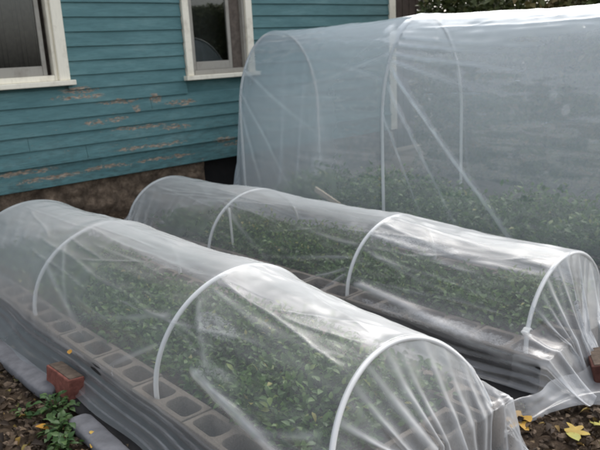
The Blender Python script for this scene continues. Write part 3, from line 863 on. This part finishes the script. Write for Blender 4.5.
# ------------------------------------------------------------------ house
HY = 6.12; XR = 7.03; XL = -4.0; ZE = 3.7
house = empty('house', (1.5, 10, 0), 0, 'teal clapboard house with peeling paint and cream window trim', 'house')
hinv = Matrix.Translation((-1.5, -10, 0))
def hpart(o): 
    o.parent = house; o.matrix_parent_inverse = hinv
    return o
W1 = (1.25, 2.44, 1.40, 3.05); W2 = (3.86, 4.58, 1.36, 2.98)      # openings x0,x1,z0,z1
def siding():
    V, F = [], []
    r = random.Random(3)
    p = .128; z = .672; k = 0
    def strip(x0, x1, zb, zt, yb, yt):
        n = max(2, int((x1 - x0) / .12)); xs = np.linspace(x0, x1, n)
        o = len(V)
        for x in xs:
            dz = .004 * fbm(x * .9, zb * 5, 1); dy = .003 * fbm(x * 1.3, zb * 7, 4)
            V.append((x, yt + dy, zt + dz)); V.append((x, yb + dy, zb + dz)); V.append((x, yb + .020 + dy, zb + dz + .001))
        for i in range(n - 1):
            a = o + i * 3; F.append((a, a + 1, a + 4, a + 3)); F.append((a + 1, a + 2, a + 5, a + 4))
        for a in (o, o + (n - 1) * 3): F.append((a, a + 2, a + 1, a + 1))
    while z < ZE:
        zt = z + p + .01
        iv = [(XL, XR - .10)]
        for (a, b, c, d) in (W1, W2):
            if zt > c - .06 and z < d + .1:
                iv = [q for (s, e) in iv for q in ((s, min(e, a - .08)), (max(s, b + .08), e)) if q[1] - q[0] > .01]
        for s, e in iv:
            cuts = [s]; x = s + r.uniform(.8, 3.2)
            while x < e - .5: cuts.append(x); x += r.uniform(1.8, 3.6)
            cuts.append(e)
            for c0, c1 in zip(cuts[:-1], cuts[1:]): strip(c0 + .0015, c1 - .0015, z, zt, HY - .021, HY - .003)
        z += p; k += 1
    F4 = [q for q in F if len(set(q)) == 4]
    return np.array(V), np.array(F4)
V, F = siding()
hpart(np_mesh('siding', V, F, SIDING, smooth=False))
bm = bmesh.new()
add_box(bm, XL, XR - .1, HY - .022, HY + .02, .455, .655, .003)           # skirt board
hpart(bm_obj('skirt_board', bm, SIDING))
hpart(box_obj('drip_ledge', (XL, XR - .1, HY - .045, HY + .02, .657, .672), SIDING, None, .003))
bm = bmesh.new()
def wall_cut(bm, y0, y1):
    xs = [XL, W1[0], W1[1], W2[0], W2[1], XR]
    for i in range(5):
        if i in (1, 3):
            w = W1 if i == 1 else W2
            add_box(bm, xs[i], xs[i + 1], y0, y1, .45, w[2]); add_box(bm, xs[i], xs[i + 1], y0, y1, w[3], ZE)
        else: add_box(bm, xs[i], xs[i + 1], y0, y1, .45, ZE)
wall_cut(bm, HY + .021, HY + .15)
add_box(bm, XR - .13, XR, HY + .151, 14, .45, ZE); add_box(bm, XL, XL + .13, HY + .151, 14, .45, ZE); add_box(bm, XL, XR, 14.001, 14.13, .45, ZE)
hpart(bm_obj('wall', bm, SIDING))
hpart(box_obj('corner_board', (XR - .10, XR + .02, HY - .03, HY + .02, .455, ZE), CREAM, None, .004))
# rubble foundation with a cellar opening
def foundation():
    xs = np.arange(XL, XR + .01, .025); zs = np.arange(-.15, .456, .025)
    A, B = np.meshgrid(xs, zs, indexing='ij')
    st = np.array([[mnoise.voronoi(Vector((x * 5.5, z * 8.5, .3)))[0][0] for z in zs] for x in xs])
    y = HY + .03 - .05 * (1 - np.clip(st * 1.6, 0, 1)) - .015 * snoise(A, B, 9, 77)
    keep = ~((A > 3.93) & (A < 4.42) & (B > .08) & (B < .44))
    F = grid_faces(len(xs), len(zs)); kf = keep.reshape(-1)
    F = F[kf[F].all(axis=1)]
    return np.stack([A, y, B], 2).reshape(-1, 3), F
V, F = foundation()
fd = hpart(np_mesh('foundation', V, F, RUBBLE))
hpart(box_obj('cellar_opening', (3.88, 4.47, HY + .11, HY + .14, .0, .449), CELLAR, None, 0))
# roof
bm = bmesh.new()
r0 = [(XL - .4, HY - .45, ZE - .05), (XR + .4, HY - .45, ZE - .05), (XR + .4, 10, 6.4), (XL - .4, 10, 6.4)]
r1 = [(XL - .4, 14.55, ZE - .05), (XR + .4, 14.55, ZE - .05), (XR + .4, 10.001, 6.4), (XL - .4, 10.001, 6.4)]
for rr in (r0, r1):
    vs = [bm.verts.new(v) for v in rr]; fc = bm.faces.new(vs)
ex = bmesh.ops.extrude_face_region(bm, geom=list(bm.faces))
for v in [g for g in ex['geom'] if isinstance(g, bmesh.types.BMVert)]: v.co.z += .14
hpart(bm_obj('roof', bm, SHINGLE))
# gable ends
for x in (XR - .06, XL + .06):
    bm = bmesh.new()
    vs = [bm.verts.new(v) for v in ((x, HY + .16, ZE), (x, 14.1, ZE), (x, 10, 6.3))]; bm.faces.new(vs)
    ex = bmesh.ops.extrude_face_region(bm, geom=list(bm.faces))
    for v in [g for g in ex['geom'] if isinstance(g, bmesh.types.BMVert)]: v.co.x += .05
    hpart(bm_obj('gable', bm, SIDING))

def window(w, cl, cr, lab, inner):
    x0, x1, z0, z1 = w
    root = bpy.data.objects.new('window', None); COL.objects.link(root); hpart(root); root['label'] = lab
    y = HY
    bm = bmesh.new()
    for b in ((x0 - cl, x0, z0 - .0, z1 + .12), (x1, x1 + cr, z0 - .0, z1 + .12), (x0, x1, z1, z1 + .12)):
        add_box(bm, b[0], b[1], y - .045, y + .02, b[2] + .001, b[3], .004)
    def sub(o): o.parent = root; return o
    sub(bm_obj('casing', bm, CREAM))
    sub(box_obj('sill', (x0 - cl - .035, x1 + cr + .035, y - .085, y + .06, z0 - .045, z0), CREAM, None, .006))
    bm = bmesh.new()                                            # stops, stepping back into the wall
    for b in ((x0, x0 + .03, z0, z1), (x1 - .03, x1, z0, z1), (x0 + .03, x1 - .03, z0, z0 + .05)):
        add_box(bm, b[0] + .001, b[1] - .001, y - .015, y + .07, b[2] + .001, b[3], .003)
    sub(bm_obj('stop', bm, GREYTRIM if inner else CREAM))
    a, b = x0 + .03, x1 - .03
    s0 = z0 + .05
    rt = b - (.15 if inner else .05)
    bm = bmesh.new()
    for q in ((a, a + .045, s0, z1), (rt - .04, rt, s0, z1), (a + .045, rt - .04, s0, s0 + .085)):
        add_box(bm, q[0] + .001, q[1] - .001, y + .015, y + .05, q[2] + .001, q[3], .003)
    sub(bm_obj('sash', bm, GREYTRIM))
    sub(box_obj('pane', (a + .045, rt - .04, y + .030, y + .034, s0 + .085, z1), GLASS, None, 0))
    if inner:
        bm = bmesh.new(); add_box(bm, rt + .002, b, y + .04, y + .06, s0, z1, .002)
        sub(bm_obj('screen', bm, CURTAIN))
    bm = bmesh.new(); add_box(bm, x0 - .3, x1 + .3, y + .26, y + .28, z0 - .3, z1 + .2)
    for q in ((x0 - .3, x0 - .28), (x1 + .28, x1 + .3)): add_box(bm, q[0], q[1], y + .16, y + .259, z0 - .3, z1 + .2)
    sub(bm_obj('room_backing', bm, DARKROOM))
    return root, sub
r_, sub = window(W1, .085, .10, 'wide dark window with cream casing at the left edge', False)
bm = bmesh.new()
for k in range(34):                                             # hanging curtain
    xk = W1[0] + .05 + k * .034
    add_box(bm, xk, xk + .03, HY + .16 + .02 * math.sin(k * 1.3), HY + .165 + .02 * math.sin(k * 1.3) + .012, 1.45, 3.05)
sub(bm_obj('curtain', bm, CURTAIN))
r_, sub = window(W2, .075, .085, 'narrow sash window with cream casing and peeling sill', True)

# ------------------------------------------------------------------ beyond the house corner
fr = empty('porch_shadow_boards', (7.45, 6.75, 0), 0, 'dark brown boards put in for a porch shadow between the house corner and the hedge', 'fence')  # added boards stand in for the shadowy porch gap
bm = bmesh.new()
for k in range(10): add_box(bm, -.40 + k * .15, -.40 + k * .15 + .142, -.012, .012, .05, 2.6 + .02 * (k % 2), .003)
bm_obj('boards', bm, DARKBOARD, fr)
for z in (.5, 1.4, 2.2): box_obj('rail', (-.4, 1.1, .013, .05, z, z + .09), DARKBOARD, fr, .003)
pb = bmesh.new(); add_box(pb, -.05, .05, -.05, .05, 0, 2.7, .006, 2)
po = bm_obj('grey_post', pb, POSTW); po.location = (8.44, 6.66, 0); tag(po, 'weathered grey post at the end of the dark boards, beside the hedge', 'post')

def hedge():
    r = np.random.default_rng(91); T = leaf_template(2, .7, .3, .3)
    n = 80000
    y = r.uniform(.6, 5.50, n); z = r.uniform(.0, 2.75, n)
    d = r.uniform(0, 1, n) ** 1.5
    lump = .20 * snoise(y, z, 1.4, 5) + .13 * snoise(y, z, 3.7, 6)
    x = 6.72 + lump + d * 1.5
    top = 2.42 + .16 * snoise(y, 0 * y, 1.3, 8)
    k = z < top; x, y, z, d = x[k], y[k], z[k], d[k]; n = len(x)
    P = np.stack([x, y, z], 1)
    D = r.normal(size=(n, 3)); D[:, 0] -= .6; D[:, 2] -= .1
    s = r.uniform(.045, .10, n)
    V, F = scatter(P, D, s, T, roll=r.uniform(-1, 1, n))
    val = np.clip(.42 + .33 * snoise(y, z, 1.6, 9) + .22 * r.normal(size=n), 0, 1)
    root = empty('hedge', (7.4, 3, 0), 0, 'tall dark green and brown hedge behind the tall tunnel', 'hedge')
    inv = Matrix.Translation((-7.4, -3, 0))
    o = np_mesh('foliage', V, F, HEDGE, attrs={'rnd': rnd_attr(val, T)}); o.parent = root; o.matrix_parent_inverse = inv
    VV, FF, off = [], [], 0
    for yy in np.arange(.8, 5.2, .36):
        for b in range(5):
            p1 = np.array([7.3 + r.uniform(-.35, .5), yy + r.uniform(-.35, .35), r.uniform(1.6, 2.4)])
            p0 = np.array([7.3 + r.uniform(-.05, .05), yy, 0]); pm = (p0 + p1) / 2 + r.normal(size=3) * .08
            v, q = tube_np(np.array([p0, pm, p1]), np.array([.03, .02, .006]), 6); VV.append(v); FF.append(q + off); off += len(v)
    o = np_mesh('branches', np.concatenate(VV), np.concatenate(FF), BARK); o.parent = root; o.matrix_parent_inverse = inv
hedge()

# ------------------------------------------------------------------ light: overcast autumn day
w = bpy.data.worlds.new('World'); scene.world = w; w.use_nodes = True
nt = w.node_tree; nt.nodes.clear()
sky = nt.nodes.new('ShaderNodeTexSky'); sky.sky_type = 'NISHITA'; sky.sun_disc = False
el, az = math.radians(44), math.radians(72)
sky.sun_elevation = el; sky.sun_rotation = az; sky.air_density = 1.2; sky.dust_density = 4.0; sky.ozone_density = 1.0
hs = nt.nodes.new('ShaderNodeHueSaturation'); hs.inputs['Saturation'].default_value = .30
bg = nt.nodes.new('ShaderNodeBackground'); bg.inputs['Strength'].default_value = .15
ow = nt.nodes.new('ShaderNodeOutputWorld')
nt.links.new(sky.outputs[0], hs.inputs['Color']); nt.links.new(hs.outputs[0], bg.inputs[0]); nt.links.new(bg.outputs[0], ow.inputs[0])
sd = bpy.data.lights.new('sun', 'SUN'); sd.energy = .6; sd.angle = math.radians(65); sd.color = (1, .97, .93)
so = link(bpy.data.objects.new('sun', sd))
# sky rotation 0 = +Y, clockwise seen from above
d = Vector((math.sin(az) * math.cos(el), math.cos(az) * math.cos(el), math.sin(el)))
so.rotation_euler = (-d).to_track_quat('-Z', 'Y').to_euler()

vs = scene.view_settings
scene.display_settings.display_device = 'sRGB'
vs.view_transform = 'Standard'; vs.look = 'None'; vs.gamma = 1; vs.use_curve_mapping = False; vs.exposure = 1.22
scene.render.engine = 'CYCLES'
c = scene.cycles
c.use_denoising = True; c.max_bounces = 10; c.transparent_max_bounces = 32; c.transmission_bounces = 6; c.diffuse_bounces = 4; c.glossy_bounces = 4
c.filter_width = 2.2; c.sample_clamp_indirect = 6; c.caustics_reflective = False; c.caustics_refractive = False
